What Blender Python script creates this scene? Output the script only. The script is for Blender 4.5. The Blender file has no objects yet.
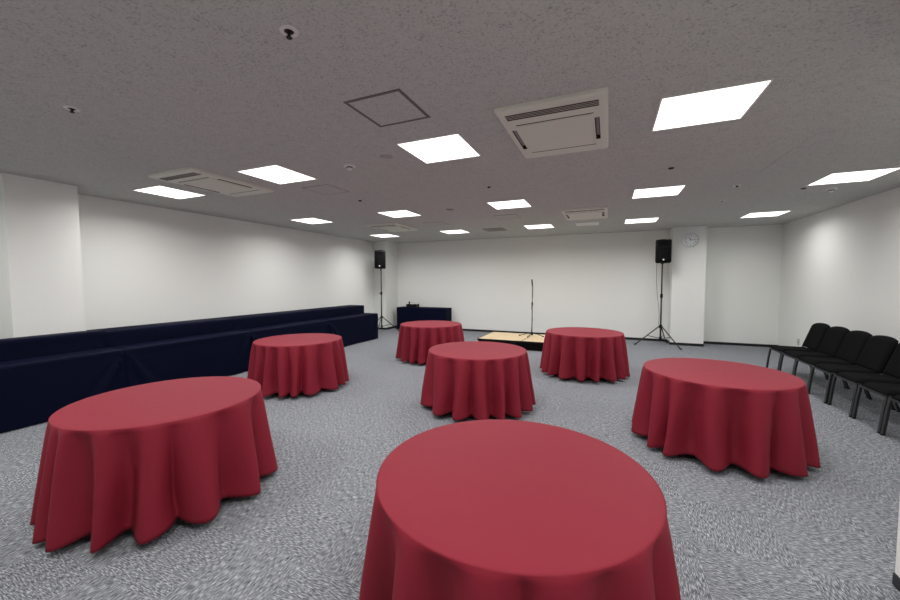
import bpy, bmesh, math, random
from mathutils import Vector, Matrix
D = bpy.data
C = bpy.context.scene.collection
PI = math.pi
H = 2.81            # ceiling height
XL, XR, YB, YF = -6.97, 3.61, 10.68, -1.45

# ------------------------------------------------------------------ materials
def mat(name, col, rough=.6, metal=0., sheen=0., spec=.5, emit=None, estr=0., build=None):
    m = D.materials.new(name); m.use_nodes = True
    nt = m.node_tree; b = nt.nodes['Principled BSDF']
    b.inputs['Base Color'].default_value = (*col, 1)
    b.inputs['Roughness'].default_value = rough
    b.inputs['Metallic'].default_value = metal
    b.inputs['Specular IOR Level'].default_value = spec
    if sheen:
        b.inputs['Sheen Weight'].default_value = sheen
        b.inputs['Sheen Roughness'].default_value = .5
    if emit:
        b.inputs['Emission Color'].default_value = (*emit, 1)
        b.inputs['Emission Strength'].default_value = estr
    if build: build(nt, b)
    return m

class N:
    """small node helper"""
    def __init__(s, nt): s.nt = nt; s.L = nt.links
    def new(s, t, **kw):
        n = s.nt.nodes.new(t)
        for k, v in kw.items(): setattr(n, k, v)
        return n
    def coord(s, scale=(1,1,1), out='Object', rot=(0,0,0)):
        c = s.new('ShaderNodeTexCoord'); m = s.new('ShaderNodeMapping')
        s.L.new(c.outputs[out], m.inputs['Vector'])
        m.inputs['Scale'].default_value = scale; m.inputs['Rotation'].default_value = rot
        return m.outputs['Vector']
    def noise(s, vec, scale, detail=2, rough=.5):
        n = s.new('ShaderNodeTexNoise'); s.L.new(vec, n.inputs['Vector'])
        n.inputs['Scale'].default_value = scale; n.inputs['Detail'].default_value = detail
        n.inputs['Roughness'].default_value = rough
        return n.outputs['Fac']
    def ramp(s, fac, stops):
        r = s.new('ShaderNodeValToRGB'); s.L.new(fac, r.inputs['Fac'])
        e = r.color_ramp.elements
        while len(e) < len(stops): e.new(.5)
        for i, (p, c) in enumerate(stops):
            e[i].position = p; e[i].color = (*c, 1) if len(c) == 3 else c
        return r.outputs['Color']
    def math(s, op, a, b=None, c=None):
        n = s.new('ShaderNodeMath', operation=op)
        for i, v in enumerate((a, b, c)):
            if v is None: continue
            if isinstance(v, (int, float)): n.inputs[i].default_value = v
            else: s.L.new(v, n.inputs[i])
        return n.outputs[0]
    def mix(s, fac, a, b, typ='RGBA'):
        n = s.new('ShaderNodeMix', data_type=typ)
        i0 = {'RGBA': (0, 6, 7, 2), 'FLOAT': (0, 2, 3, 0)}[typ]
        for k, v in zip(i0[:3], (fac, a, b)):
            if isinstance(v, (int, float)): n.inputs[k].default_value = v
            elif isinstance(v, tuple): n.inputs[k].default_value = (*v, 1)
            else: s.L.new(v, n.inputs[k])
        return n.outputs[i0[3]]
    def bump(s, b, h, strength=.3, dist=.01):
        n = s.new('ShaderNodeBump'); s.L.new(h, n.inputs['Height'])
        n.inputs['Strength'].default_value = strength; n.inputs['Distance'].default_value = dist
        s.L.new(n.outputs['Normal'], b.inputs['Normal'])

def carpet(nt, b):
    n = N(nt)
    v = n.coord((2,2,2), rot=(0,0,0))                      # one unit = one half-metre tile
    sx = n.new('ShaderNodeSeparateXYZ'); n.L.new(v, sx.inputs[0])
    fx = n.math('FLOOR', sx.outputs[0]); fy = n.math('FLOOR', sx.outputs[1])
    chk = n.math('ABSOLUTE', n.math('MODULO', n.math('ADD', fx, fy), 2.))
    a = n.coord((58, 9, 1)); c = n.coord((9, 58, 1))
    na = n.noise(a, 3.2, 3, .65); nb = n.noise(c, 3.2, 3, .65)
    st = n.mix(chk, na, nb, 'FLOAT')
    fine = n.noise(n.coord(), 230, 2, .6)
    mixed = n.math('ADD', n.math('MULTIPLY', st, .80), n.math('MULTIPLY', fine, .20))
    # each tile its own slight tone
    wn = n.new('ShaderNodeTexWhiteNoise', noise_dimensions='2D')
    cb = n.new('ShaderNodeCombineXYZ'); n.L.new(fx, cb.inputs[0]); n.L.new(fy, cb.inputs[1])
    n.L.new(cb.outputs[0], wn.inputs['Vector'])
    col = n.ramp(mixed, [(.36, (.045,.049,.055)), (.5, (.18,.189,.208)), (.64, (.51,.53,.565))])
    tone = n.math('MULTIPLY_ADD', wn.outputs['Value'], .05, .975)
    mul = n.new('ShaderNodeVectorMath', operation='SCALE'); n.L.new(col, mul.inputs[0]); n.L.new(tone, mul.inputs['Scale'])
    n.L.new(mul.outputs[0], b.inputs['Base Color'])
    n.bump(b, mixed, .5, .004)

def ceiling_board(nt, b):
    n = N(nt)
    v = n.coord()
    w = n.noise(v, 75, 3, .6)
    big = n.noise(v, 18, 2, .5)
    f = n.math('ADD', n.math('MULTIPLY', w, .8), n.math('MULTIPLY', big, .2))
    col = n.ramp(f, [(.33, (.31,.312,.30)), (.46, (.50,.505,.488)), (.62, (.55,.555,.535))])
    n.L.new(col, b.inputs['Base Color'])
    n.bump(b, f, .45, .004)

def wall_paper(nt, b):
    n = N(nt)
    f = n.noise(n.coord(), 220, 2, .6)
    n.bump(b, f, .12, .001)

def cloth_weave(scale, strength=.25, crease=False):
    def go(nt, b):
        n = N(nt)
        f = n.noise(n.coord((1,1,1)), scale, 3, .7)
        h = f
        if crease:                                           # ironed-in fold lines of the cloth
            sx = n.new('ShaderNodeSeparateXYZ'); n.L.new(n.coord(rot=(0,0,.35)), sx.inputs[0])
            for k in (0, 1):
                d = n.math('ABSOLUTE', sx.outputs[k])
                line = n.math('SUBTRACT', 1., n.math('MINIMUM', n.math('DIVIDE', d, .006), 1.))
                h = n.math('ADD', h, n.math('MULTIPLY', line, .9))
            h = n.math('ADD', h, n.math('MULTIPLY', n.noise(n.coord((9, 9, 2.2)), 1.3, 3, .55), 7.))
        n.bump(b, h, strength, .0015)
    return go

def plywood(nt, b):
    n = N(nt)
    f = n.noise(n.coord((1.2, 9, 9)), 4, 4, .6)
    n.L.new(n.ramp(f, [(.3, (.50,.37,.21)), (.55, (.66,.52,.33)), (.8, (.74,.61,.42))]), b.inputs['Base Color'])

def weave_dark(nt, b):
    n = N(nt)
    f = n.noise(n.coord(), 260, 2, .7)
    n.L.new(n.ramp(f, [(.35, (.0025,.0025,.003)), (.7, (.011,.011,.012))]), b.inputs['Base Color'])
    n.bump(b, f, .4, .002)

M = {
 'wall':   mat('off_white_wallpaper', (.815,.825,.80), .95, spec=.05, build=wall_paper),
 'ceil':   mat('speckled_mineral_board', (.4,.38,.37), .9, spec=.15, build=ceiling_board),
 'carpet': mat('grey_carpet_tiles', (.3,.3,.32), .95, spec=.1, build=carpet),
 'base':   mat('black_vinyl_baseboard', (.008,.008,.01), .35),
 'red':    mat('burgundy_cloth', (.225,.0095,.0245), .68, spec=.3, build=cloth_weave(900, .25, True)),
 'navy':   mat('navy_cloth', (.0006,.0020,.0150), .7, spec=.10, build=cloth_weave(700, .25)),
 'chair':  mat('black_upholstery', (.006,.006,.007), .92, spec=.06, build=weave_dark),
 'tube':   mat('black_painted_tube', (.022,.022,.024), .34, .2),
 'plas':   mat('black_plastic', (.005,.005,.006), .45, spec=.2),
 'grille': mat('black_speaker_mesh', (.0025,.0025,.0035), .7, spec=.12),
 'white':  mat('white_painted_steel', (.74,.73,.70), .5),
 'ivory':  mat('ivory_air_conditioner_plastic', (.66,.655,.58), .5),
 'dark':   mat('dark_air_duct', (.012,.011,.01), .8),
 'slat':   mat('brown_grey_louvre', (.46,.43,.38), .6),
 'hatch':  mat('dark_hatch_edge', (.13,.11,.11), .6),
 'disc':   mat('pale_grey_plastic', (.36,.35,.34), .7),
 'grey':   mat('grey_plastic', (.23,.22,.215), .6),
 'steel':  mat('brushed_steel', (.72,.73,.75), .3, .8),
 'light':  mat('light_diffuser', (.9,.9,.9), .5, emit=(1.,.985,.965), estr=2.2),
 'wood':   mat('light_plywood_deck', (.6,.5,.35), .55, build=plywood),
 'board':  mat('table_board', (.35,.25,.15), .5),
 'cface':  mat('clock_face', (.86,.89,.92), .2),
 'ink':    mat('clock_ink', (.02,.02,.025), .5),
 'pale':   mat('pale_plastic', (.72,.72,.70), .4),
 'cable':  mat('grey_cable', (.09,.085,.08), .6),
 'socket': mat('beige_grey_socket_plate', (.33,.32,.29), .45),
}

# ------------------------------------------------------------------ mesh helpers
def link(name, bm, m, parent=None, loc=(0,0,0), smooth=False, mods=()):
    me = D.meshes.new(name)
    bmesh.ops.recalc_face_normals(bm, faces=bm.faces[:])
    bm.to_mesh(me); bm.free()
    ms = m if isinstance(m, (list, tuple)) else [m]
    for x in ms: me.materials.append(x)
    if smooth:
        for p in me.polygons: p.use_smooth = True
    o = D.objects.new(name, me); C.objects.link(o)
    o.location = loc
    if parent: o.parent = parent
    return o

def auto_smooth(o, deg=40):
    """flat edges where faces meet sharply, smooth elsewhere"""
    me = o.data
    bm = bmesh.new(); bm.from_mesh(me)
    for e in bm.edges:
        e.smooth = not (len(e.link_faces) == 2 and e.calc_face_angle(0) > math.radians(deg))
    for f in bm.faces: f.smooth = True
    bm.to_mesh(me); bm.free()
    return o

def box(bm, a, b, bevel=0., seg=2):
    a = Vector(a); b = Vector(b)
    r = bmesh.ops.create_cube(bm, size=1.)
    vs = r['verts']
    for v in vs:
        v.co = Vector((a[i] + (v.co[i] + .5) * (b[i] - a[i]) for i in range(3)))
    if bevel:
        es = list({e for v in vs for e in v.link_edges})
        bmesh.ops.bevel(bm, geom=es, offset=bevel, segments=seg, affect='EDGES', profile=.5)
    return vs

def tube(bm, pts, r, n=10, caps=True, sq=None):
    """round tube (or sq=(w,d) rectangular bar) along points, r number or list"""
    pts = [Vector(p) for p in pts]
    rs = r if isinstance(r, (list, tuple)) else [r] * len(pts)
    rings = []
    t0 = (pts[1] - pts[0]).normalized()
    up = Vector((0,0,1)) if abs(t0.z) < .9 else Vector((1,0,0))
    side = t0.cross(up).normalized()
    for i, p in enumerate(pts):
        if i == 0: t = t0
        elif i == len(pts) - 1: t = (pts[i] - pts[i-1]).normalized()
        else: t = ((pts[i+1] - p).normalized() + (p - pts[i-1]).normalized()).normalized()
        side = (side - t * side.dot(t)).normalized()
        up2 = t.cross(side)
        ring = []
        for k in range(n):
            a = 2 * PI * (k + (.5 if sq else 0)) / n
            if sq:
                u = math.copysign(sq[0]/2, math.cos(a)); w = math.copysign(sq[1]/2, math.sin(a))
                ring.append(bm.verts.new(p + side * u + up2 * w))
            else:
                ring.append(bm.verts.new(p + (side * math.cos(a) + up2 * math.sin(a)) * rs[i]))
        rings.append(ring)
    for A, B in zip(rings, rings[1:]):
        for k in range(n):
            bm.faces.new((A[k], A[(k+1) % n], B[(k+1) % n], B[k]))
    if caps:
        bm.faces.new(rings[0][::-1]); bm.faces.new(rings[-1])

def lathe(bm, prof, n=32, axis='Z', off=(0,0,0)):
    """profile [(r, h)...] turned about an axis"""
    off = Vector(off); rings = []
    for r, h in prof:
        if r < 1e-6:
            p = {'Z': (0,0,h), 'Y': (0,h,0), 'X': (h,0,0)}[axis]
            rings.append([bm.verts.new(Vector(p) + off)]); continue
        ring = []
        for k in range(n):
            a = 2 * PI * k / n; c, s = r * math.cos(a), r * math.sin(a)
            p = {'Z': (c, s, h), 'Y': (c, h, s), 'X': (h, c, s)}[axis]
            ring.append(bm.verts.new(Vector(p) + off))
        rings.append(ring)
    for A, B in zip(rings, rings[1:]):
        for k in range(n):
            k2 = (k + 1) % n
            if len(A) == 1 and len(B) == 1: continue
            if len(A) == 1: bm.faces.new((A[0], B[k], B[k2]))
            elif len(B) == 1: bm.faces.new((A[k], B[0], A[k2]))
            else: bm.faces.new((A[k], B[k], B[k2], A[k2]))

def BM(): return bmesh.new()

def tag(o, label=None, cat=None, group=None, kind=None):
    for k, v in (('label', label), ('category', cat), ('group', group), ('kind', kind)):
        if v: o[k] = v
    return o

def empty(name, loc=(0,0,0), rz=0., label=None, cat=None, group=None):
    o = D.objects.new(name, None); C.objects.link(o)
    o.location = loc; o.rotation_euler = (0,0,rz); o.empty_display_size = .1
    return tag(o, label, cat, group)

def copy_tree(o, parent=None):
    c = o.copy(); C.objects.link(c); c.parent = parent
    for ch in [x for x in D.objects if x.parent == o]: copy_tree(ch, c)
    return c

def struct(name, bm, m, label=None):
    o = link(name, bm, m); o['kind'] = 'structure'
    if label: o['label'] = label
    return o

# ------------------------------------------------------------------ room
def wallbox(name, a, b, m='wall'):
    bm = BM(); box(bm, a, b); return struct(name, bm, M[m])
wallbox('floor', (XL-.2, YF-.2, -.1), (XR+.2, YB+.2, 0), 'carpet')
wallbox('ceiling', (XL-.2, YF-.2, H), (XR+.2, YB+.2, H+.1), 'ceil')
wallbox('wall_back', (XL-.2, YB, 0), (XR+.2, YB+.2, H))
wallbox('wall_left', (XL-.2, YF, 0), (XL, YB, H))
wallbox('wall_right', (XR, YF, 0), (XR+.2, YB, H))
wallbox('wall_front', (XL-.2, YF-.2, 0), (XR+.2, YF, H))
wallbox('wall_entry', (1.374, YF, 0), (XR, 2.553, H))
wallbox('wall_left_pillar', (XL, 1.93, 0), (-6.40, 2.58, H))
wallbox('wall_corner_pillar', (XL, 9.97, 0), (-6.49, YB, H))
wallbox('wall_back_pillar', (1.40, 10.2, 0), (2.075, YB, H))
T_, BH = .008, .062
def base(name, a, b):
    bm = BM(); box(bm, a, b, .0015, 1); return struct(name, bm, M['base'])
base('baseboard_back', (-6.49+T_, YB-T_, 0), (1.40-T_, YB, BH))
base('baseboard_back_right', (2.075+T_, YB-T_, 0), (XR-T_, YB, BH))
base('baseboard_right', (XR-T_, 2.553+T_, 0), (XR, YB, BH))
base('baseboard_left', (XL, 2.58, 0), (XL+T_, 9.97-T_, BH))
base('baseboard_left_front', (XL, YF, 0), (XL+T_, 1.93, BH))
def base_u(name, x0, x1, y0, y1, sides):
    """baseboard wrapped round a pillar"""
    bm = BM()
    if 'f' in sides: box(bm, (x0 - (T_ if 'l' in sides else 0), y0-T_, 0), (x1 + (T_ if 'r' in sides else 0), y0, BH))
    if 'l' in sides: box(bm, (x0-T_, y0, 0), (x0, y1, BH))
    if 'r' in sides: box(bm, (x1, y0, 0), (x1+T_, y1, BH))
    if 'b' in sides: box(bm, (x0, y1, 0), (x1 + (T_ if 'r' in sides else 0), y1+T_, BH))
    return struct(name, bm, M['base'])
base_u('baseboard_back_pillar', 1.40, 2.075, 10.2, YB-.001, 'flr')
base_u('baseboard_corner_pillar', XL+.001, -6.49, 9.97, YB-.001, 'fr')
base_u('baseboard_left_pillar', XL+.001, -6.40, 1.93, 2.58, 'fr')
base_u('baseboard_entry', 1.374, XR-.001, YF+.001, 2.553, 'lb')

# ------------------------------------------------------------------ ceiling lights
LAMP, SPREAD = 21.5, 160.
def make_light():
    t = empty('ceiling_light')
    s = .296; w = .012
    bm = BM()
    for a, b in (((-s-w,-s-w), (s+w,-s)), ((-s-w,s), (s+w,s+w)), ((-s-w,-s), (-s,s)), ((s,-s), (s+w,s))):
        box(bm, (*a, -.010), (*b, 0))
    link('frame', bm, M['white'], t)
    bm = BM(); box(bm, (-s, -s, -.006), (s, s, -.001))
    link('diffuser', bm, M['light'], t)
    la = D.lights.get('panel_lamp')
    if la is None:
        la = D.lights.new('panel_lamp', 'AREA'); la.shape = 'SQUARE'; la.size = .585; la.energy = LAMP
        la.color = (1., .985, .965); la.spread = math.radians(SPREAD)
    lo = D.objects.new('lamp', la); C.objects.link(lo); lo.parent = t; lo.location = (0, 0, -.008)
    return t
CX = [-5.68, -3.59, -1.495, .61, 2.70]
CY = [3.265, 6.03, 8.755]
L0 = make_light()
LG = 'square recessed ceiling lights'
lights = [
 (3, 0, 'square ceiling light, largest and brightest, right of the biggest air conditioner'),
 (2, 0, 'square ceiling light just behind the dark-edged ceiling hatch'),
 (1, 0, 'square ceiling light between left air conditioner and the round smoke detector'),
 (0, 0, 'square ceiling light nearest the left wall, beside the left air conditioner'),
 (3, 1, 'square ceiling light in the middle row, right of the far air conditioner'),
 (2, 1, 'square ceiling light in the middle row, left before the far air conditioner'),
 (1, 1, 'square ceiling light in the middle row, beside the far left corner air conditioner'),
 (0, 1, 'square ceiling light in the middle row closest to the left wall'),
 (4, 1, 'square ceiling light nearest the right wall, cut by the right photo edge'),
 (3, 2, 'far square ceiling light directly above the right loudspeaker'),
 (2, 2, 'far square ceiling light just right of the brown grille, above the stage'),
 (1, 2, 'far square ceiling light just left of the brown air grille'),
 (0, 2, 'far square ceiling light directly above the left loudspeaker'),
 (4, 2, 'far square ceiling light near the far right corner, right of the clock'),
]
LP = {(3,0): (0.617,3.264), (2,0): (-1.493,3.264), (1,0): (-3.590,3.257), (0,0): (-5.672,3.280), (3,1): (0.613,6.038), (2,1): (-1.508,6.022), (1,1): (-3.595,6.022), (0,1): (-5.664,5.976), (4,1): (2.696,6.119), (3,2): (0.610,8.762), (2,2): (-1.491,8.738), (1,2): (-3.620,8.777), (0,2): (-5.694,8.728), (4,2): (2.719,8.911)}
first = True
for i, j, lab in lights:
    o = L0 if first else copy_tree(L0); first = False
    o.location = (*LP[i, j], H); tag(o, lab, 'ceiling light', LG)
o = copy_tree(L0); o.location = (CX[4], CY[0]+.03, H)
dim = D.lights['panel_lamp'].copy(); dim.energy = LAMP * .6     # the column beside the right wall is dimmed
for l_ in [x for x in D.objects if x.type == 'LIGHT' and x.parent and x.parent.location.x > 2.4]: l_.data = dim
tag(o, 'square ceiling light above the entry corner, out of view on the right', 'ceiling light', LG)
for i, w in ((0, 'first'), (1, 'second'), (2, 'third'), (3, 'fourth')):
    o = copy_tree(L0); o.location = (CX[i], .51, H)
    tag(o, w + ' square ceiling light from the left in the row above the photographer', 'ceiling light', LG)

# ------------------------------------------------------------------ air conditioner cassettes
def plate_with_holes(bm, x0, x1, y0, y1, z, holes):
    xs = sorted({x0, x1, *[h[0] for h in holes], *[h[1] for h in holes]})
    ys = sorted({y0, y1, *[h[2] for h in holes], *[h[3] for h in holes]})
    V = {}
    def v(x, y):
        if (x, y) not in V: V[(x, y)] = bm.verts.new((x, y, z))
        return V[(x, y)]
    for a, b in zip(xs, xs[1:]):
        for c, d in zip(ys, ys[1:]):
            mx, my = (a+b)/2, (c+d)/2
            if any(h[0] < mx < h[1] and h[2] < my < h[3] for h in holes): continue
            bm.faces.new((v(a,c), v(b,c), v(b,d), v(a,d)))
def slot_box(bm, h, z, depth):
    x0, x1, y0, y1 = h
    p = [(x0,y0), (x1,y0), (x1,y1), (x0,y1)]
    lo = [bm.verts.new((*q, z)) for q in p]; hi = [bm.verts.new((*q, z+depth)) for q in p]
    for k in range(4): bm.faces.new((lo[k], lo[(k+1)%4], hi[(k+1)%4], hi[k]))
    bm.faces.new(hi)
def make_ac():
    t = empty('ceiling_air_conditioner')
    z = -.034
    W, L = .370, .545
    inlet = (-.325, .325, -.478, -.385)
    slots = [(-.285,.285,-.285,-.272), (-.285,.285,.382,.395), (-.338,-.303,-.19,.268), (.289,.324,-.19,.268)]
    bm = BM()
    plate_with_holes(bm, -W, W, -L, L, z, [inlet] + slots)
    lo = [bm.verts.new((x, y, z)) for x, y in ((-W,-L), (W,-L), (W,L), (-W,L))]
    md = [bm.verts.new((x*1.035, y*1.024, z+.012)) for x, y in ((-W,-L), (W,-L), (W,L), (-W,L))]
    hi = [bm.verts.new((x*1.04, y*1.028, 0)) for x, y in ((-W,-L), (W,-L), (W,L), (-W,L))]
    for A, B in ((lo, md), (md, hi)):
        for k in range(4): bm.faces.new((A[k], A[(k+1)%4], B[(k+1)%4], B[k]))
    link('face_panel', bm, M['ivory'], t)
    # raised service panel inside the slots
    bm = BM(); box(bm, (-.28, -.262, z-.005), (.268, .372, z+.001), .004, 1); link('centre_panel', bm, M['ivory'], t)
    bm = BM(); slot_box(bm, inlet, z, .03); link('intake', bm, M['dark'], t)
    bm = BM()
    for k in range(3):
        y = -.459 + k * .0235
        box(bm, (-.325, y, z-.0005), (.325, y+.008, z+.001))
    link('intake_grille', bm, M['slat'], t)
    for k, h in enumerate(slots):
        bm = BM(); slot_box(bm, h, z, .03); link('air_slot', bm, M['dark'], t)
    for h in slots[2:]:
        bm = BM(); cx = (h[0]+h[1])/2
        vs = box(bm, (cx-.012, h[2]+.02, z+.008), (cx+.012, h[3]-.08, z+.010))
        bmesh.ops.rotate(bm, verts=vs, cent=(cx, 0, z+.009), matrix=Matrix.Rotation(.35 if cx > 0 else -.35, 3, 'Y'))
        link('louvre', bm, M['grey'], t)
    return t
A0 = make_ac()
AG = 'ceiling cassette air conditioners'
for k, (x, y, lab) in enumerate([
    (-.405, 3.22, 'large ivory ceiling air conditioner with dark slots, nearest the camera'),
    (-4.60, 3.20, 'ivory ceiling air conditioner between the two leftmost lights by the left wall'),
    (-.41, 7.38, 'small-looking far ivory ceiling air conditioner above the stage'),
    (-4.62, 7.45, 'far ivory ceiling air conditioner in front of the light above the left loudspeaker')]):
    o = A0 if k == 0 else copy_tree(A0)
    o.location = (x, y, H); tag(o, lab, 'air conditioner', AG)

# ------------------------------------------------------------------ hatches, grille, detectors
def hatch(name, x0, x1, y0, y1, w, m, label, cat='ceiling hatch', panel='ceil', z=-.004):
    t = empty(name, ((x0+x1)/2, (y0+y1)/2, H), 0, label, cat)
    a, b = (x1-x0)/2, (y1-y0)/2
    bm = BM()
    for p, q in (((-a,-b), (a,-b+w)), ((-a,b-w), (a,b)), ((-a,-b+w), (-a+w,b-w)), ((a-w,-b+w), (a,b-w))):
        box(bm, (*p, z), (*q, 0))
    link('frame', bm, M[m], t)
    bm = BM(); box(bm, (-a+w, -b+w, z+.002), (a-w, b-w, 0)); link('panel', bm, M[panel], t)
    return t
hatch('ceiling_hatch', -1.727, -1.272, 2.142, 2.602, .023, 'hatch', 'square ceiling hatch with a dark brown outline, left of the big air conditioner')
hatch('ceiling_hatch', -3.80, -3.36, 3.83, 4.27, .007, 'grey', 'faint thin-lined square ceiling hatch behind the second light from left')
hatch('ceiling_hatch', -.70, -.20, 8.55, 9.10, .006, 'grey', 'pale rectangular ceiling hatch directly behind the far air conditioner', panel='white')
hatch('ceiling_hatch', -2.06, -1.62, 6.95, 7.40, .006, 'grey', 'very faint small ceiling hatch in front of light above the stage')
hatch('ceiling_hatch', -3.72, -3.28, 7.20, 7.62, .005, 'grey', 'faint far ceiling hatch left of the brown air grille')
# shallow raised board seam at right
bm = BM()
box(bm, (1.60, 4.2, H-.004), (1.772, 5.5, H), .002, 1)
struct('trim_1', bm, M['ceil'])
t = empty('ceiling_grille', (-2.58, 8.82, H), 0, 'square brown-grey air grille in the ceiling between two far lights', 'air grille')
bm = BM()
for p, q in (((-.25,-.25), (.25,-.23)), ((-.25,.23), (.25,.25)), ((-.25,-.23), (-.23,.23)), ((.23,-.23), (.25,.23))):
    box(bm, (*p, -.008), (*q, 0))
link('frame', bm, M['grey'], t)
bm = BM(); box(bm, (-.23,-.23,-.002), (.23,.23,0)); link('backing', bm, M['hatch'], t)
bm = BM()
for k in range(11): box(bm, (-.23, -.215+k*.042, -.007), (.23, -.203+k*.042, -.0025))
link('slats', bm, M['slat'], t)

def sprinkler(x, y, label, r=.04, drop=.028):
    t = empty('ceiling_sprinkler', (x, y, H), 0, label, 'sprinkler')
    bm = BM(); lathe(bm, [(r*.5, -.001), (r*.55, -.006), (r, -.004), (r, 0), (0, 0)], 24); link('rosette', bm, M['white'], t)
    bm = BM(); lathe(bm, [(0, -drop), (r*.32, -drop), (r*.34, -drop+.003), (r*.16, -drop+.004), (r*.2, -.004), (r*.5, -.0035), (0, -.001)], 20)
    link('nozzle', bm, M['dark'], t)
sprinkler(-1.491, 1.444, 'small ceiling sprinkler with dark nozzle near the top edge of photo', .045, .035)
sprinkler(-3.582, 1.438, 'small ceiling sprinkler alone on the left part of the ceiling', .045, .03)
sprinkler(1.55, 6.07, 'small pale ceiling sprinkler between two right-hand lights, left of the ceiling seam', .05, .02)
sprinkler(1.64, 7.15, 'faint ceiling sprinkler nearest the far right light', .04, .015)
def dot(x, y, r, label, m='dark', d=.012, name='ceiling_sensor'):
    bm = BM(); lathe(bm, [(0,-d), (r*.7,-d), (r,-d*.5), (r,0), (0,0)], 20)
    o = link(name, bm, M[m], None, (x, y, H), True); tag(o, label, 'ceiling sensor')
dot(-3.576, 4.80, .028, 'tiny dark ceiling sensor behind the smoke detector')
dot(-1.488, 4.81, .022, 'tiny dark ceiling sensor in front of the centre light')
dot(.624, 4.83, .030, 'tiny dark ceiling sensor below the largest ceiling light')
dot(2.439, 6.62, .030, 'tiny dark ceiling sensor beside the rightmost light')
dot(-2.579, 6.03, .070, 'round grey disc on the ceiling between the middle-row lights', 'grey')
dot(-2.078, 3.235, .065, 'faint flat round grey disc beside light behind the dark hatch', 'disc', .006)
def smoke(x, y, label, r=.062):
    t = empty('smoke_detector', (x, y, H), 0, label, 'smoke detector')
    bm = BM(); lathe(bm, [(0,-.02), (r*.8,-.02), (r,-.014), (r,0), (0,0)], 28); auto_smooth(link('mount', bm, M['white'], t))
    bm = BM(); lathe(bm, [(0,-.05), (r*.35,-.049), (r*.5,-.040), (r*.5,-.020), (0,-.02)], 24); auto_smooth(link('sensor_dome', bm, M['pale'], t))
    bm = BM(); lathe(bm, [(r*.52,-.032), (r*.56,-.032), (r*.56,-.022), (r*.52,-.022)], 24); link('vent_ring', bm, M['dark'], t)
smoke(-2.595, 3.307, 'white round smoke detector on the ceiling right of the second light')
smoke(2.80, 6.80, 'white round smoke detector near the right wall beside the rightmost light')

# ------------------------------------------------------------------ round tables with burgundy cloths
RT, ZT = .607, .704
def fold_profile(ridges, seed):
    rs = sorted(a % 360 for a in ridges)
    def f(deg):
        d = deg % 360
        for i in range(len(rs)):
            a = rs[i]; b = rs[(i+1) % len(rs)]
            if b <= a: b += 360
            dd = d if d >= a else d + 360
            if a <= dd < b or (len(rs) == 1):
                gap = b - a; u = (dd - a) / gap
                e = (1.0, 2.2, 1.4, 2.5, .8)[(i * 3 + seed) % 5]
                return abs(math.cos(PI * u)) ** e, gap, i if u < .5 else (i+1) % len(rs), u
        return 1, 20, 0, 0
    return f
def make_cloth(name, ridges, seed):
    rnd = random.Random(seed)
    rid = sorted(r % 360 for r in ridges)
    # fill the unseen side with folds 18..34 degrees apart
    out = []
    for i, a in enumerate(rid):
        out.append(a)
        b = rid[(i+1) % len(rid)]
        if b <= a: b += 360
        if 38 < b - a <= 50: out.append((a + (b - a) * rnd.uniform(.4, .6)) % 360)
        if b - a > 50:
            n = round((b - a) / 21)
            for k in range(1, n): out.append((a + (b-a) * (k + rnd.uniform(-.22, .22)) / n) % 360)
    rid = sorted(out)
    amp = [rnd.uniform(.8, 1.15) for _ in rid]
    phase = [rnd.uniform(0, 6.28) for _ in rid]
    f = fold_profile(rid, seed)
    NT, NL = 300, 26
    bm = BM()
    prof_top = [(0, 0), (.15, 0), (.3, 0), (.45, 0), (.55, 0), (RT-.012, 0), (RT-.005, -.0015), (RT-.001, -.005)]
    rings = []
    for r, dz in prof_top:
        if r == 0: rings.append([bm.verts.new((0, 0, ZT))]); continue
        rings.append([bm.verts.new((r*math.cos(2*PI*k/NT), r*math.sin(2*PI*k/NT), ZT+dz)) for k in range(NT)])
    wob = [(rnd.uniform(-1,1), rnd.uniform(0,6.28)) for _ in range(4)]
    for l in range(1, NL+1):
        t = l / NL
        ring = []
        for k in range(NT):
            deg = 360 * k / NT
            sway = 2.2 * t * math.sin(2.1*t + wob[0][1] + deg*.11) 
            p, gap, i, u = f(deg + sway)
            g = min(1., gap / 19)
            onset = min(1., t / .8) ** .62
            A = amp[i]
            ridge = RT + .106 * t ** .8 * (.86 + .14 * A)
            depth = (.165 * g * onset * (1.05 - .12 * A)) 
            # broad smooth panels between far-apart folds stay fuller
            if gap > 34: depth *= .8
            r = ridge - depth * (1 - p)
            r += .004 * math.sin(deg * .21 + phase[i] + 5*t) * t
            hem = .042 + .024 * (1 - p) * g + .006 * math.sin(deg*.05 + wob[1][1])
            z = ZT - .008 - (ZT - .008 - hem) * t
            a = math.radians(deg)
            ring.append(bm.verts.new((r*math.cos(a), r*math.sin(a), z)))
        rings.append(ring)
    for A, B in zip(rings, rings[1:]):
        for k in range(NT):
            k2 = (k+1) % NT
            if len(A) == 1: bm.faces.new((A[0], B[k], B[k2]))
            else: bm.faces.new((A[k], B[k], B[k2], A[k2]))
    o = link(name, bm, M['red'], None, smooth=True)
    md = o.modifiers.new('thickness', 'SOLIDIFY'); md.thickness = .0018; md.offset = -1
    return o
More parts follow.
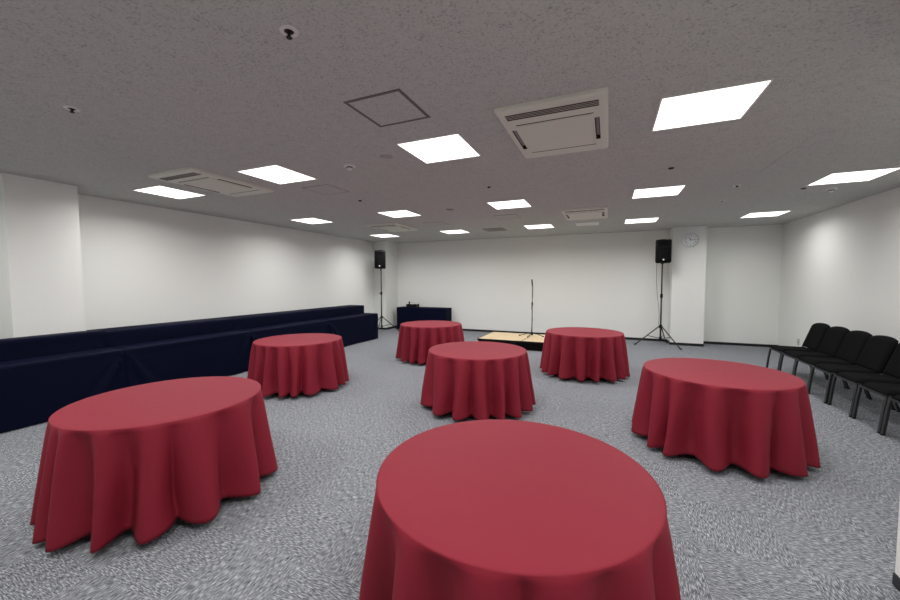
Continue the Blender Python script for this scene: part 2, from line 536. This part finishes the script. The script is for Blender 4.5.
def make_round_table():
    t = empty('round_table')
    bm = BM(); lathe(bm, [(0,.667), (.568,.667), (.573,.672), (.573,.692), (.568,.6975), (0,.6975)], 64)
    auto_smooth(link('tabletop', bm, M['board'], t))
    for sx in (-1, 1):
        for sy in (-1, 1):
            bm = BM(); tube(bm, [(sx*.30, sy*.36, .667), (sx*.34, sy*.40, .02), (sx*.34, sy*.40, 0)], .0125, 10)
            link('leg', bm, M['tube'], t)
    for sx in (-1, 1):
        bm = BM(); tube(bm, [(sx*.323, -.382, .28), (sx*.323, .382, .28)], .009, 8); link('brace', bm, M['tube'], t)
    return t
RTAB = [
 ((-.385, 1.610), [-165,-140,-112,-84,-62,-35,-12,15,40], 11, 'nearest the camera, cut by the bottom edge', .0),
 ((-2.972, 1.650), [-118,-95,-84,-61,-39,-17,14,42,70], 12, 'large and near at the left, before the navy tables', .5),
 ((.949, 4.133), [166,-172,-147,-130,-104,-76,-48,-22,5,30], 13, 'at the right, beside the row of black chairs', -.3),
 ((-1.487, 4.330), [-162,-149,-113,-88,-66,-47,-27,-8,10,34], 14, 'in the middle, directly behind the nearest table', .2),
 ((-4.192, 4.103), [-128,-100,-84,-67,-50,-33,-2,14,33,60], 15, 'right beside the navy tables, many narrow folds', .9),
 ((-3.239, 6.588), [-166,-140,-118,-98,-78,-60,-42,-25,-5,20], 16, 'farthest back, in front of the single navy table', .1),
 ((-.356, 6.496), [165,-171,-154,-135,-113,-90,-68,-49,-28,-7,21], 17, 'at the back, just right of the microphone stand', .4),
]
rt0 = None
for (x, y), rid, seed, lab, _ in RTAB:
    c = make_cloth('tablecloth', rid, seed); c.location = (x, y, 0)
    tag(c, 'burgundy round tablecloth ' + lab, 'tablecloth', 'burgundy round tablecloths')
    if rt0 is None: rt0 = make_round_table(); t = rt0
    else: t = copy_tree(rt0)
    t.location = (x, y, 0); tag(t, 'round table under the cloth ' + lab, 'table', 'round banquet tables')

# ------------------------------------------------------------------ navy covered long tables
def navy_cloth(name, lx, ly, h, seed, label, group, fan=.022, loc=(0,0,0), hem=.012, face='x+'):
    """cloth over a box lx by ly by h (centre at origin), creases fanning from the upper corners"""
    rnd = random.Random(seed)
    bm = BM()
    ax, ay = lx/2, ly/2
    step = .03
    pts = []
    def side(p, q, nrm, closed_first):
        L = (Vector(q) - Vector(p)).length; n = max(2, int(L/step))
        for k in range(n):
            u = k/n
            pts.append((p[0]+(q[0]-p[0])*u, p[1]+(q[1]-p[1])*u, nrm, u*L, L))
    side((ax,-ay), (ax,ay), (1,0), 1); side((ax,ay), (-ax,ay), (0,1), 1)
    side((-ax,ay), (-ax,-ay), (-1,0), 1); side((-ax,-ay), (ax,-ay), (0,-1), 1)
    ph = [rnd.uniform(0,6.28) for _ in range(6)]; k1 = rnd.uniform(.7,1.2); k2 = rnd.uniform(.7,1.2)
    vec = {'x+': (1,0), 'y-': (0,-1)}[face]
    NL = 24
    rings = []
    n = len(pts)
    rings.append([bm.verts.new((p[0] - .004*(1 if p[0] > 0 else -1)*(abs(abs(p[0])-ax) < 1e-6), p[1] - .004*(1 if p[1] > 0 else -1)*(abs(abs(p[1])-ay) < 1e-6), h)) for p in pts])
    for l in range(0, NL+1):
        t = l/NL; ring = []
        for (x, y, nrm, s, L) in pts:
            down = t*(h-.004-hem)
            d = 0.
            if nrm == vec:
                for dist, kk, pz in ((s, k1, ph[0]), (L-s, k2, ph[1])):
                    r = math.hypot(dist, down); phi = math.atan2(dist, down+1e-5)
                    env = math.exp(-((phi-.38)/.33)**2) * min(1, r/.12) * math.exp(-r/.75)
                    d += fan*kk*env*(.5+.5*math.sin(phi*15+pz))
                    edge = math.exp(-(dist/.03)**2); d -= .014*edge*min(1, t*3)
                d += .003*math.sin(s*5+ph[2]) * t + .0015*math.sin(s*13+ph[3]+4*t)*t
                d += .004*math.exp(-((t-.12)/.07)**2)*math.sin(s*2.1+ph[4])
            ring.append(bm.verts.new((x+nrm[0]*d, y+nrm[1]*d, h-.004-down)))
        rings.append(ring)
    for A, B in zip(rings, rings[1:]):
        for k in range(n):
            bm.faces.new((A[k], B[k], B[(k+1)%n], A[(k+1)%n]))
    bm.faces.new(rings[0])
    o = link(name, bm, M['navy'], None, loc)
    auto_smooth(o, 50)
    return tag(o, label, 'tablecloth', group)
def make_folding_table(lx, ly, h):
    t = empty('folding_table')
    bm = BM(); box(bm, (-lx/2+.03, -ly/2+.03, h-.035), (lx/2-.03, ly/2-.03, h-.004), .003, 1); link('tabletop', bm, M['board'], t)
    for sx in (-1, 1):
        for sy in (-1, 1):
            bm = BM(); tube(bm, [(sx*(lx/2-.07), sy*(ly/2-.10), h-.035), (sx*(lx/2-.07), sy*(ly/2-.10), 0)], .012, 8)
            link('leg', bm, M['tube'], t)
    return t
joints = [-1.1, .80, 2.675, 4.50, 6.44, 8.36]
pos = ['closest to the photographer, out of view', 'at the left photo edge', 'behind the large near-left round table',
       'directly left of the farther left round table', 'at the far end, nearest the left loudspeaker']
for k in range(1, 5):
    y0, y1 = joints[k]+.002, joints[k+1]-.002
    L = y1 - y0; yc = (y0+y1)/2
    navy_cloth('tablecloth', .412, L, .685, 30+k, 'navy cloth on the lower front row, ' + pos[k], 'navy cloths of the lower front row', .06, (-5.705-.206, yc, 0))
    t = make_folding_table(.40, L, .68); t.location = (-5.911, yc, 0)
    tag(t, 'long front-row table ' + pos[k], 'table', 'long tables of the front row')
    xb = -6.39 if k == 1 else -6.62
    w = abs(xb + 6.152)
    navy_cloth('tablecloth', w, L, .908 if k == 1 else .892, 50+k, 'navy cloth over the taller rear table ' + ['','at the left photo edge against the pillar','along the left wall just past the pillar','along the left wall, third from the camera','at the far end of the left wall'][k], 'navy cloths of the taller rear row', .012, (-6.152-w/2, yc, 0))
    t = make_folding_table(w-.02, L, .89); t.location = (-6.152-w/2, yc, 0)
    tag(t, 'narrow taller rear-row table ' + pos[k], 'table', 'tables of the rear row')
navy_cloth('tablecloth', 1.74, .44, .71, 77, 'navy cloth to the floor over the single table against the back wall', None, .02, (-5.385, 10.44, 0), face='y-')
t = make_folding_table(1.72, .42, .704); t.location = (-5.385, 10.44, 0)
tag(t, 'single long table under navy cloth against the back wall', 'table')

# black case with pale pieces on the back table
t = empty('equipment_case', (-5.76, 10.40, .711), .05, 'small black equipment case with pale pieces on the navy table by the back wall', 'equipment case')
bm = BM()
box(bm, (-.18,-.11,0), (.18,.11,.012)); box(bm, (-.18,-.11,.012), (.18,-.098,.10)); box(bm, (-.18,.098,.012), (.18,.11,.10))
box(bm, (-.18,-.098,.012), (-.168,.098,.10)); box(bm, (.168,-.098,.012), (.18,.098,.10)); link('case', bm, M['plas'], t)
for x, h_, m in ((-.13,.15,'plas'), (-.05,.155,'pale'), (.02,.17,'pale'), (.13,.145,'pale')):
    bm = BM(); tube(bm, [(x, 0, .012), (x+.01, 0, h_)], [.022, .018], 12); lathe(bm, [(0,h_-.02), (.027,h_-.01), (.03,h_+.008), (.02,h_+.028), (0,h_+.034)], 12, off=(x+.01,0,0))
    link('microphone', bm, M[m], t, smooth=True)

# ------------------------------------------------------------------ stage
t = empty('stage_platform', (-1.6, 8.78, 0), 0, 'low portable stage with light plywood top and dark edge against the back wall', 'stage')
hx, hy = 1.2, .625
bm = BM(); box(bm, (-hx+.02,-hy+.02,.175), (hx-.02,hy-.02,.200)); link('deck', bm, M['wood'], t)
bm = BM()
for a, b in (((-hx,-hy), (hx,-hy+.02)), ((-hx,hy-.02), (hx,hy)), ((-hx,-hy+.02), (-hx+.02,hy-.02)), ((hx-.02,-hy+.02), (hx,hy-.02))):
    box(bm, (*a,.160), (*b,.203), .003, 1)
link('edge_trim', bm, M['plas'], t)
def pleats(p, q, nrm):
    bm = BM(); n = 240; A = []; B = []
    L = math.dist(p, q)
    for k in range(n+1):
        u = k/n; d = .010*math.sin(u*L*2*PI/.055) + .004*math.sin(u*L*23)
        x, y = p[0]+(q[0]-p[0])*u + nrm[0]*d, p[1]+(q[1]-p[1])*u + nrm[1]*d
        A.append(bm.verts.new((x, y, .162))); B.append(bm.verts.new((x+nrm[0]*d*.3, y+nrm[1]*d*.3, .006)))
    for k in range(n): bm.faces.new((A[k], A[k+1], B[k+1], B[k]))
    return bm
o = link('skirt', pleats((-hx+.02,-hy+.02), (hx-.02,-hy+.02), (0,-1)), M['chair'], t, smooth=True)
o = link('skirt', pleats((-hx+.02,hy-.02), (-hx+.02,-hy+.02), (-1,0)), M['chair'], t, smooth=True)
for sx in (-1, 0, 1):
    for sy in (-1, 1):
        bm = BM(); box(bm, (sx*(hx-.1)-.02, sy*(hy-.1)-.02, 0), (sx*(hx-.1)+.02, sy*(hy-.1)+.02, .175)); link('leg', bm, M['tube'], t)

# ------------------------------------------------------------------ microphone on its stand
MX, MY, MZ = -1.70, 9.08, .201
t = empty('microphone_stand', (MX, MY, MZ), 0, 'thin black microphone stand with tripod base on the wooden stage', 'microphone stand')
bm = BM(); tube(bm, [(0,0,.03), (0,0,.78)], .011, 12); link('lower_tube', bm, M['tube'], t, smooth=True)
bm = BM(); tube(bm, [(0,0,.78), (0,0,1.255)], .008, 12); link('upper_tube', bm, M['tube'], t, smooth=True)
bm = BM(); lathe(bm, [(0,.74), (.016,.74), (.019,.76), (.019,.80), (.014,.83), (0,.83)], 16); auto_smooth(link('clutch', bm, M['plas'], t))
bm = BM(); lathe(bm, [(0,.015), (.022,.015), (.028,.03), (.028,.07), (.015,.09), (0,.09)], 16); auto_smooth(link('hub', bm, M['plas'], t))
for a in (-20, 205, 262):
    c, s = math.cos(math.radians(a)), math.sin(math.radians(a))
    bm = BM(); tube(bm, [(c*.015, s*.015, .06), (c*.15, s*.15, .05), (c*.26, s*.26, .022), (c*.30, s*.30, .012)], .008, 10)
    leg = link('leg', bm, M['tube'], t, smooth=True)
    bm = BM(); tube(bm, [(c*.285, s*.285, .0125), (c*.325, s*.325, .0125)], .0125, 10); link('rubber_foot', bm, M['plas'], leg)
bm = BM(); tube(bm, [(0,0,1.245), (0,-.012,1.27)], .01, 10); tube(bm, [(0,-.005,1.255), (0,-.035,1.31)], .017, 12); link('clip', bm, M['plas'], t)
t = empty('microphone', (MX, MY-.02, MZ+1.285), 0, 'black handheld microphone with silver grille clipped on top of the stand', 'microphone')
bm = BM(); tube(bm, [(0,.032,-.075), (0,0,0), (0,-.03,.065)], [.011,.0145,.018], 14); link('handle', bm, M['plas'], t, smooth=True)
bm = BM(); lathe(bm, [(0,-.01), (.018,-.006), (.026,.01), (.026,.022), (.018,.040), (0,.047)], 20, off=(0,0,0))
bmesh.ops.rotate(bm, verts=bm.verts[:], cent=(0,0,0), matrix=Matrix.Rotation(.45, 3, 'X')); bmesh.ops.translate(bm, verts=bm.verts[:], vec=(0,-.032,.068))
link('head_grille', bm, M['grey'], t, smooth=True)
bm = BM()
tube(bm, [(MX+.012,MY+.012,1.425), (MX+.016,MY-.004,1.2), (MX-.014,MY-.008,.9), (MX+.014,MY-.012,.6), (MX-.012,MY-.014,.36),
          (MX-.01,MY-.06,.235), (MX-.02,MY-.3,.207), (MX-.05,8.30,.209), (MX-.055,8.145,.209), (MX-.058,8.128,.19), (MX-.06,8.125,.06), (MX-.06,8.10,.006), (MX-.12,8.02,.005)], .004, 8)
o = link('microphone_cable', bm, M['plas'], None, smooth=True); tag(o, 'thin black microphone cable running down the stand and over the stage edge', 'cable')

# ------------------------------------------------------------------ loudspeakers on tripod stands
def make_stand(hp):
    t = empty('speaker_stand')
    bm = BM(); tube(bm, [(0,0,.16), (0,0,1.20)], .019, 16); link('lower_pole', bm, M['tube'], t, smooth=True)
    bm = BM(); tube(bm, [(0,0,1.18), (0,0,hp)], .016, 16); link('upper_pole', bm, M['tube'], t, smooth=True)
    bm = BM(); lathe(bm, [(0,1.14), (.026,1.14), (.03,1.16), (.03,1.215), (.022,1.23), (0,1.23)], 20); c = auto_smooth(link('collar', bm, M['plas'], t))
    bm = BM(); tube(bm, [(0,.025,1.18), (0,.05,1.18)], .007, 8); tube(bm, [(0,.05,1.18), (0,.065,1.18)], .016, 12); link('knob', bm, M['plas'], c)
    bm = BM(); lathe(bm, [(0,.42), (.032,.42), (.038,.44), (.038,.48), (.028,.50), (0,.50)], 20); auto_smooth(link('hub', bm, M['plas'], t))
    bm = BM(); lathe(bm, [(0,.15), (.026,.15), (.03,.165), (.03,.20), (.024,.21), (0,.21)], 20); auto_smooth(link('brace_collar', bm, M['plas'], t))
    for a in (180, -60, 60):
        c, s = math.cos(math.radians(a)), math.sin(math.radians(a))
        bm = BM(); tube(bm, [(c*.035, s*.035, .46), (c*.54, s*.54, .02)], .0125, 10)
        leg = link('leg', bm, M['tube'], t, smooth=True)
        bm = BM(); tube(bm, [(c*.525, s*.525, .030), (c*.57, s*.57, .014)], .016, 10); link('rubber_foot', bm, M['plas'], leg)
        bm = BM(); tube(bm, [(c*.03, s*.03, .18), (c*.29, s*.29, .237)], .008, 8); link('brace', bm, M['tube'], t, smooth=True)
    return t
def make_speaker():
    """front faces -y, base at z=0"""
    t = empty('loudspeaker')
    w, h, d = .165, .54, .30
    bm = BM()
    outline = [(-w,-d/2+.02), (-w+.03,-d/2), (w-.03,-d/2), (w,-d/2+.02), (w-.045,d/2-.03), (w-.09,d/2), (-w+.09,d/2), (-w+.045,d/2-.03)]
    levels = [(0,.90), (.02,.97), (.05,1), (h-.06,1), (h-.02,.97), (h,.88)]
    rings = [[bm.verts.new((x*s, y*s, z)) for x, y in outline] for z, s in levels]
    for A, B in zip(rings, rings[1:]):
        for k in range(8): bm.faces.new((A[k], A[(k+1)%8], B[(k+1)%8], B[k]))
    bm.faces.new(rings[0]); bm.faces.new(rings[-1])
    bmesh.ops.bevel(bm, geom=bm.edges[:], offset=.006, segments=2, affect='EDGES')
    auto_smooth(link('cabinet', bm, M['plas'], t), 30)
    # perforated woofer grille, bowed forward
    bm = BM(); g = []
    for j in range(13):
        z = .035 + .32*j/12; row = []
        for i in range(13):
            x = -.14 + .28*i/12
            bow = .020*(1-(x/.14)**2)**.5 if abs(x) < .14 else 0
            row.append(bm.verts.new((x, -d/2-.004-bow*(1-abs(j-6)/6*.4), z)))
        g.append(row)
    for j in range(12):
        for i in range(12): bm.faces.new((g[j][i], g[j][i+1], g[j+1][i+1], g[j+1][i]))
    o = link('woofer_grille', bm, M['grille'], t, smooth=True); o.modifiers.new('thick', 'SOLIDIFY').thickness = .004
    # horn flare: recessed look with a raised rim
    bm = BM()
    box(bm, (-.13, -d/2-.010, .375), (.13, -d/2, .39), .004, 1); box(bm, (-.13, -d/2-.010, .485), (.13, -d/2, .498), .004, 1)
    box(bm, (-.13, -d/2-.010, .39), (-.115, -d/2, .485), .004, 1); box(bm, (.115, -d/2-.010, .39), (.13, -d/2, .485), .004, 1)
    link('horn_rim', bm, M['plas'], t)
    bm = BM(); a = [(-.115,.39), (.115,.39), (.115,.485), (-.115,.485)]; b_ = [(-.03,.42), (.03,.42), (.03,.455), (-.03,.455)]
    A = [bm.verts.new((x, -d/2-.008, z)) for x, z in a]; B = [bm.verts.new((x, -d/2-.0015, z)) for x, z in b_]
    for k in range(4): bm.faces.new((A[k], A[(k+1)%4], B[(k+1)%4], B[k]))
    bm.faces.new(B); link('horn', bm, M['grille'], t)
    bm = BM(); lathe(bm, [(0,-.03), (.017,-.03), (.019,-.026), (.019,-.02), (0,-.02)], 20, 'Y', (0, -d/2+.002, .075)); o = link('badge', bm, M['pale'], t); tag(o, 'small pale round badge')
    bm = BM(); tube(bm, [(-.05,0,h-.004), (-.045,0,h+.012), (.045,0,h+.012), (.05,0,h-.004)], .009, 10); link('handle', bm, M['plas'], t, smooth=True)
    bm = BM(); lathe(bm, [(0,-.03), (.024,-.03), (.026,-.005), (.04,0), (0,.002)], 20); link('pole_socket', bm, M['plas'], t)
    return t
st0 = make_stand(1.92); sp0 = make_speaker()
for k, (x, y, rz, who) in enumerate([(1.165, 9.96, .0, 'right'), (-6.295, 9.42, .35, 'left')]):
    s_ = st0 if k == 0 else copy_tree(st0); p_ = sp0 if k == 0 else copy_tree(sp0)
    s_.location = (x, y, 0); s_.rotation_euler.z = math.radians(10 if k == 0 else 108)
    p_.location = (x, y, 1.955 if k == 0 else 1.925); p_.rotation_euler.z = rz
    place = 'beside the pillar with the clock' if k == 0 else 'in the far left corner behind the navy tables'
    tag(s_, 'black tripod speaker stand ' + place, 'speaker stand', 'tripod speaker stands')
    tag(p_, 'black loudspeaker raised on its stand ' + place, 'loudspeaker', 'loudspeakers on stands')
bm = BM(); tube(bm, [(1.055,10.0,1.952), (1.052,10.0,1.8), (1.06,10.0,1.5), (1.085,9.99,1.15), (1.115,9.98,.95), (1.13,9.97,.7), (1.12,9.965,.5)], .0045, 8)
o = link('speaker_cable', bm, M['cable'], None, smooth=True); tag(o, 'thin grey cable hanging from the right loudspeaker down beside its stand', 'cable')

# ------------------------------------------------------------------ wall clock
t = empty('wall_clock', (1.752, 10.2, 2.495), 0, 'round white wall clock with silver rim high on the back pillar', 'clock')
bm = BM(); lathe(bm, [(0,-.012), (.150,-.012), (.150,0), (0,0)], 48, 'Y'); link('dial', bm, M['cface'], t)
bm = BM(); lathe(bm, [(.148,0), (.148,-.020), (.154,-.034), (.163,-.036), (.170,-.028), (.172,0)], 56, 'Y'); auto_smooth(link('rim', bm, M['steel'], t))
bm = BM()
for k in range(60):
    a = 2*PI*k/60; r0 = .138 if k % 5 else .131
    tube(bm, [(r0*math.sin(a), -.0125, r0*math.cos(a)), (.144*math.sin(a), -.0125, .144*math.cos(a))], .0012 if k % 5 else .002, 4)
link('minute_marks', bm, M['ink'], t)
meshes = []
bm = BM()
for k in range(1, 13):
    cu = D.curves.new('numeral', 'FONT'); cu.body = str(k); cu.size = .042; cu.align_x = 'CENTER'; cu.align_y = 'CENTER'; cu.extrude = .0008
    to = D.objects.new('numeral', cu); C.objects.link(to)
    bpy.context.view_layer.update()
    me = D.meshes.new_from_object(to.evaluated_get(bpy.context.evaluated_depsgraph_get()))
    a = 2*PI*k/12
    me.transform(Matrix.Translation((.108*math.sin(a), -.0132, .108*math.cos(a))) @ Matrix.Rotation(PI/2, 4, 'X'))
    bm.from_mesh(me); D.meshes.remove(me); D.objects.remove(to); D.curves.remove(cu)
link('numerals', bm, M['ink'], t)
for L, ang, w, nm in ((.072, 338, .005, 'hour_hand'), (.108, 92, .0035, 'minute_hand')):
    a = math.radians(ang); bm = BM()
    tube(bm, [(-.015*math.sin(a), -.018, -.015*math.cos(a)), (L*math.sin(a), -.018, L*math.cos(a))], w, 6); link(nm, bm, M['ink'], t)
bm = BM(); lathe(bm, [(0,-.024), (.008,-.022), (.009,-.012), (0,-.012)], 16, 'Y'); link('hub', bm, M['ink'], t)

# wall socket
t = empty('wall_socket', (XR, 9.70, .285), 0, 'small grey wall socket plate low on the right wall behind the first chair', 'socket')
bm = BM(); box(bm, (-.009,-.036,-.062), (0,.036,.062), .004, 2); link('plate', bm, M['socket'], t)
for z in (-.03, .03):
    bm = BM(); box(bm, (-.0115,-.016,z-.014), (-.008,.016,z+.014), .002, 1); o = link('outlet', bm, M['white'], t)
    bm = BM()
    for yy in (-.006, .006): box(bm, (-.0122, yy-.001, z-.006), (-.0112, yy+.001, z+.006))
    link('slots', bm, M['dark'], o)

# ------------------------------------------------------------------ chairs: front faces -x
def cushion(bm, fn, nu=14, nv=14):
    """closed padded slab; fn(u,v,side) -> Vector, side 0 lower/back, 1 upper/front"""
    P = [[[bm.verts.new(fn(i/nu, j/nv, s)) for i in range(nu+1)] for j in range(nv+1)] for s in (0, 1)]
    for s in (0, 1):
        for j in range(nv):
            for i in range(nu): bm.faces.new((P[s][j][i], P[s][j][i+1], P[s][j+1][i+1], P[s][j+1][i]))
    ed = lambda s: [P[s][0][i] for i in range(nu)] + [P[s][j][nu] for j in range(nv)] + [P[s][nv][i] for i in range(nu, 0, -1)] + [P[s][j][0] for j in range(nv, 0, -1)]
    A, B = ed(0), ed(1); n = len(A)
    for k in range(n): bm.faces.new((A[k], A[(k+1)%n], B[(k+1)%n], B[k]))
def sq(u, e=.14):
    """edge roll-off factor of a pad"""
    d = min(u, 1-u)/e
    return 1. if d >= 1 else math.sqrt(max(0, 1-(1-d)**2))
def make_chair():
    """origin on the floor, centre of chair width; front at x=-.27, back at x=+.3; width .46 in y"""
    t = empty('stacking_chair')
    hw = .226
    bm = BM()
    def seat(u, v, s):
        y = (v-.5)*2*(hw-.012); x = -.265 + u*.455
        taper = 1 - .06*u; y *= taper
        # rounded front corners
        if u < .15: y *= 1 - .06*(1-u/.15)**2
        z = .392 + .012*(u > .85)
        if s: z += .012 + .042*sq(u, .22)*sq(v, .22) - .010*math.exp(-((v-.5)/.25)**2)*math.exp(-((u-.6)/.3)**2)
        return Vector((x, y, z - .02*u*0))
    cushion(bm, seat, 18, 18); link('seat', bm, M['chair'], t, smooth=True)
    bm = BM()
    def back(u, v, s):
        # u up, v across
        w_ = hw+.010 - (.022*((u-.86)/.14)**2 if u > .86 else 0)
        y = (v-.5)*2*w_
        crown = .030*(1-abs((v-.5)*2)**2.4)
        z = .425 + u*(.405 + crown)
        x = .200 + .135*u - .012*(((v-.5)*2)**2)
        th = .020 + .030*sq(u, .10)*sq(v, .12)
        if s: x -= th
        else: x += .012*sq(u, .1)*sq(v, .1)
        return Vector((x, y, z))
    cushion(bm, back, 18, 18); link('backrest', bm, M['chair'], t, smooth=True)
    # frame under the seat: a rectangle of bar
    bm = BM()
    r = [(-.262,-hw), (-.262,hw), (.19,hw*.95), (.19,-hw*.95)]
    for k in range(4):
        p, q = r[k], r[(k+1)%4]; tube(bm, [(*p,.378), (*q,.378)], .011, 4, sq=(.022,.024))
    link('seat_frame', bm, M['tube'], t)
    for s in (-1, 1):
        y = s*(hw-.002)
        bm = BM(); tube(bm, [(-.258, y-s*.006, .385), (-.275, y-s*.004, .26), (-.300, y-s*.003, .012)], .0, 4, sq=(.034,.022))
        g = link('leg', bm, M['tube'], t); bm = BM(); box(bm, (-.317, y-s*.003-.012, 0), (-.285, y-s*.003+.012, .014), .002, 1); link('foot_cap', bm, M['plas'], g)
        bm = BM(); tube(bm, [(.17, y*.93, .385), (.23, y*.94, .25), (.315, y*.95, .012)], .0, 4, sq=(.028,.018))
        g = link('leg', bm, M['tube'], t); bm = BM(); box(bm, (.300, y*.95-.012, 0), (.334, y*.95+.012, .014), .002, 1); link('foot_cap', bm, M['plas'], g)
        bm = BM(); tube(bm, [(.12, y*.93, .385), (.20, y*.93, .395), (.245, y*.93, .46), (.345, y*.90, .76)], .0, 4, sq=(.010,.024))
        link('back_post', bm, M['tube'], t)
    for s in (-1, 1):
        bm = BM(); box(bm, (-.20, s*(hw-.05)-.008, .335), (-.13, s*(hw-.05)+.008, .37), .003, 1); link('stacking_bumper', bm, M['plas'], t)
        bm = BM(); box(bm, (-.05, s*(hw-.026)-.004, .30), (.16, s*(hw-.026)+.004, .37), .003, 1); link('under_bracket', bm, M['plas'], t)
    bm = BM(); tube(bm, [(.330, hw-.02, .70), (.330, hw+.014, .70)], .013, 10); link('back_cap', bm, M['plas'], t)
    return t
ch0 = make_chair()
who = ['farthest from the camera, first of the row by the socket', 'second from the far end of the row', 'third from the far end of the row',
       'fourth from the far end, in the middle of the row', 'fifth from the far end of the row', 'sixth from the far end, its backrest cut by the photo edge',
       'nearest the camera, only a front corner showing']
rnd = random.Random(5)
for k in range(7):
    o = ch0 if k == 0 else copy_tree(ch0)
    o.location = (2.855 + rnd.uniform(-.008,.008), 7.755 - .492*k, 0); o.rotation_euler.z = rnd.uniform(-.015,.015)
    tag(o, 'black padded chair, ' + who[k], 'chair', 'black chairs lined along the right wall')
# pale tag below the first backrest
bm = BM(); box(bm, (.150,.05,.430), (.166,.16,.448), .003, 1)
o = link('tag', bm, M['pale'], ch0); tag(o, 'small white tag below the backrest')

# ------------------------------------------------------------------ camera
cam = D.cameras.new('camera'); co = D.objects.new('camera', cam); C.objects.link(co)
R = Vector((.91920837, .3937597, -.00304447)); U = Vector((-.01824513, .05031286, .99856684)); F = Vector((-.39334855, .91783545, -.0534322))
m = Matrix((R, U, -F)).transposed().to_4x4(); m.translation = Vector((0, 0, 1.559))
co.matrix_world = m
cam.sensor_width = 36.; cam.lens = 368.59/900*36; cam.clip_start = .05; cam.clip_end = 100
cam.shift_y = .4/900
bpy.context.scene.camera = co

# ------------------------------------------------------------------ world, view
w = D.worlds.new('world'); bpy.context.scene.world = w; w.use_nodes = True
w.node_tree.nodes['Background'].inputs['Color'].default_value = (0,0,0,1)
vs = bpy.context.scene.view_settings
vs.view_transform = 'Standard'; vs.look = 'None'; vs.gamma = 1.; vs.use_curve_mapping = False
vs.exposure = .17
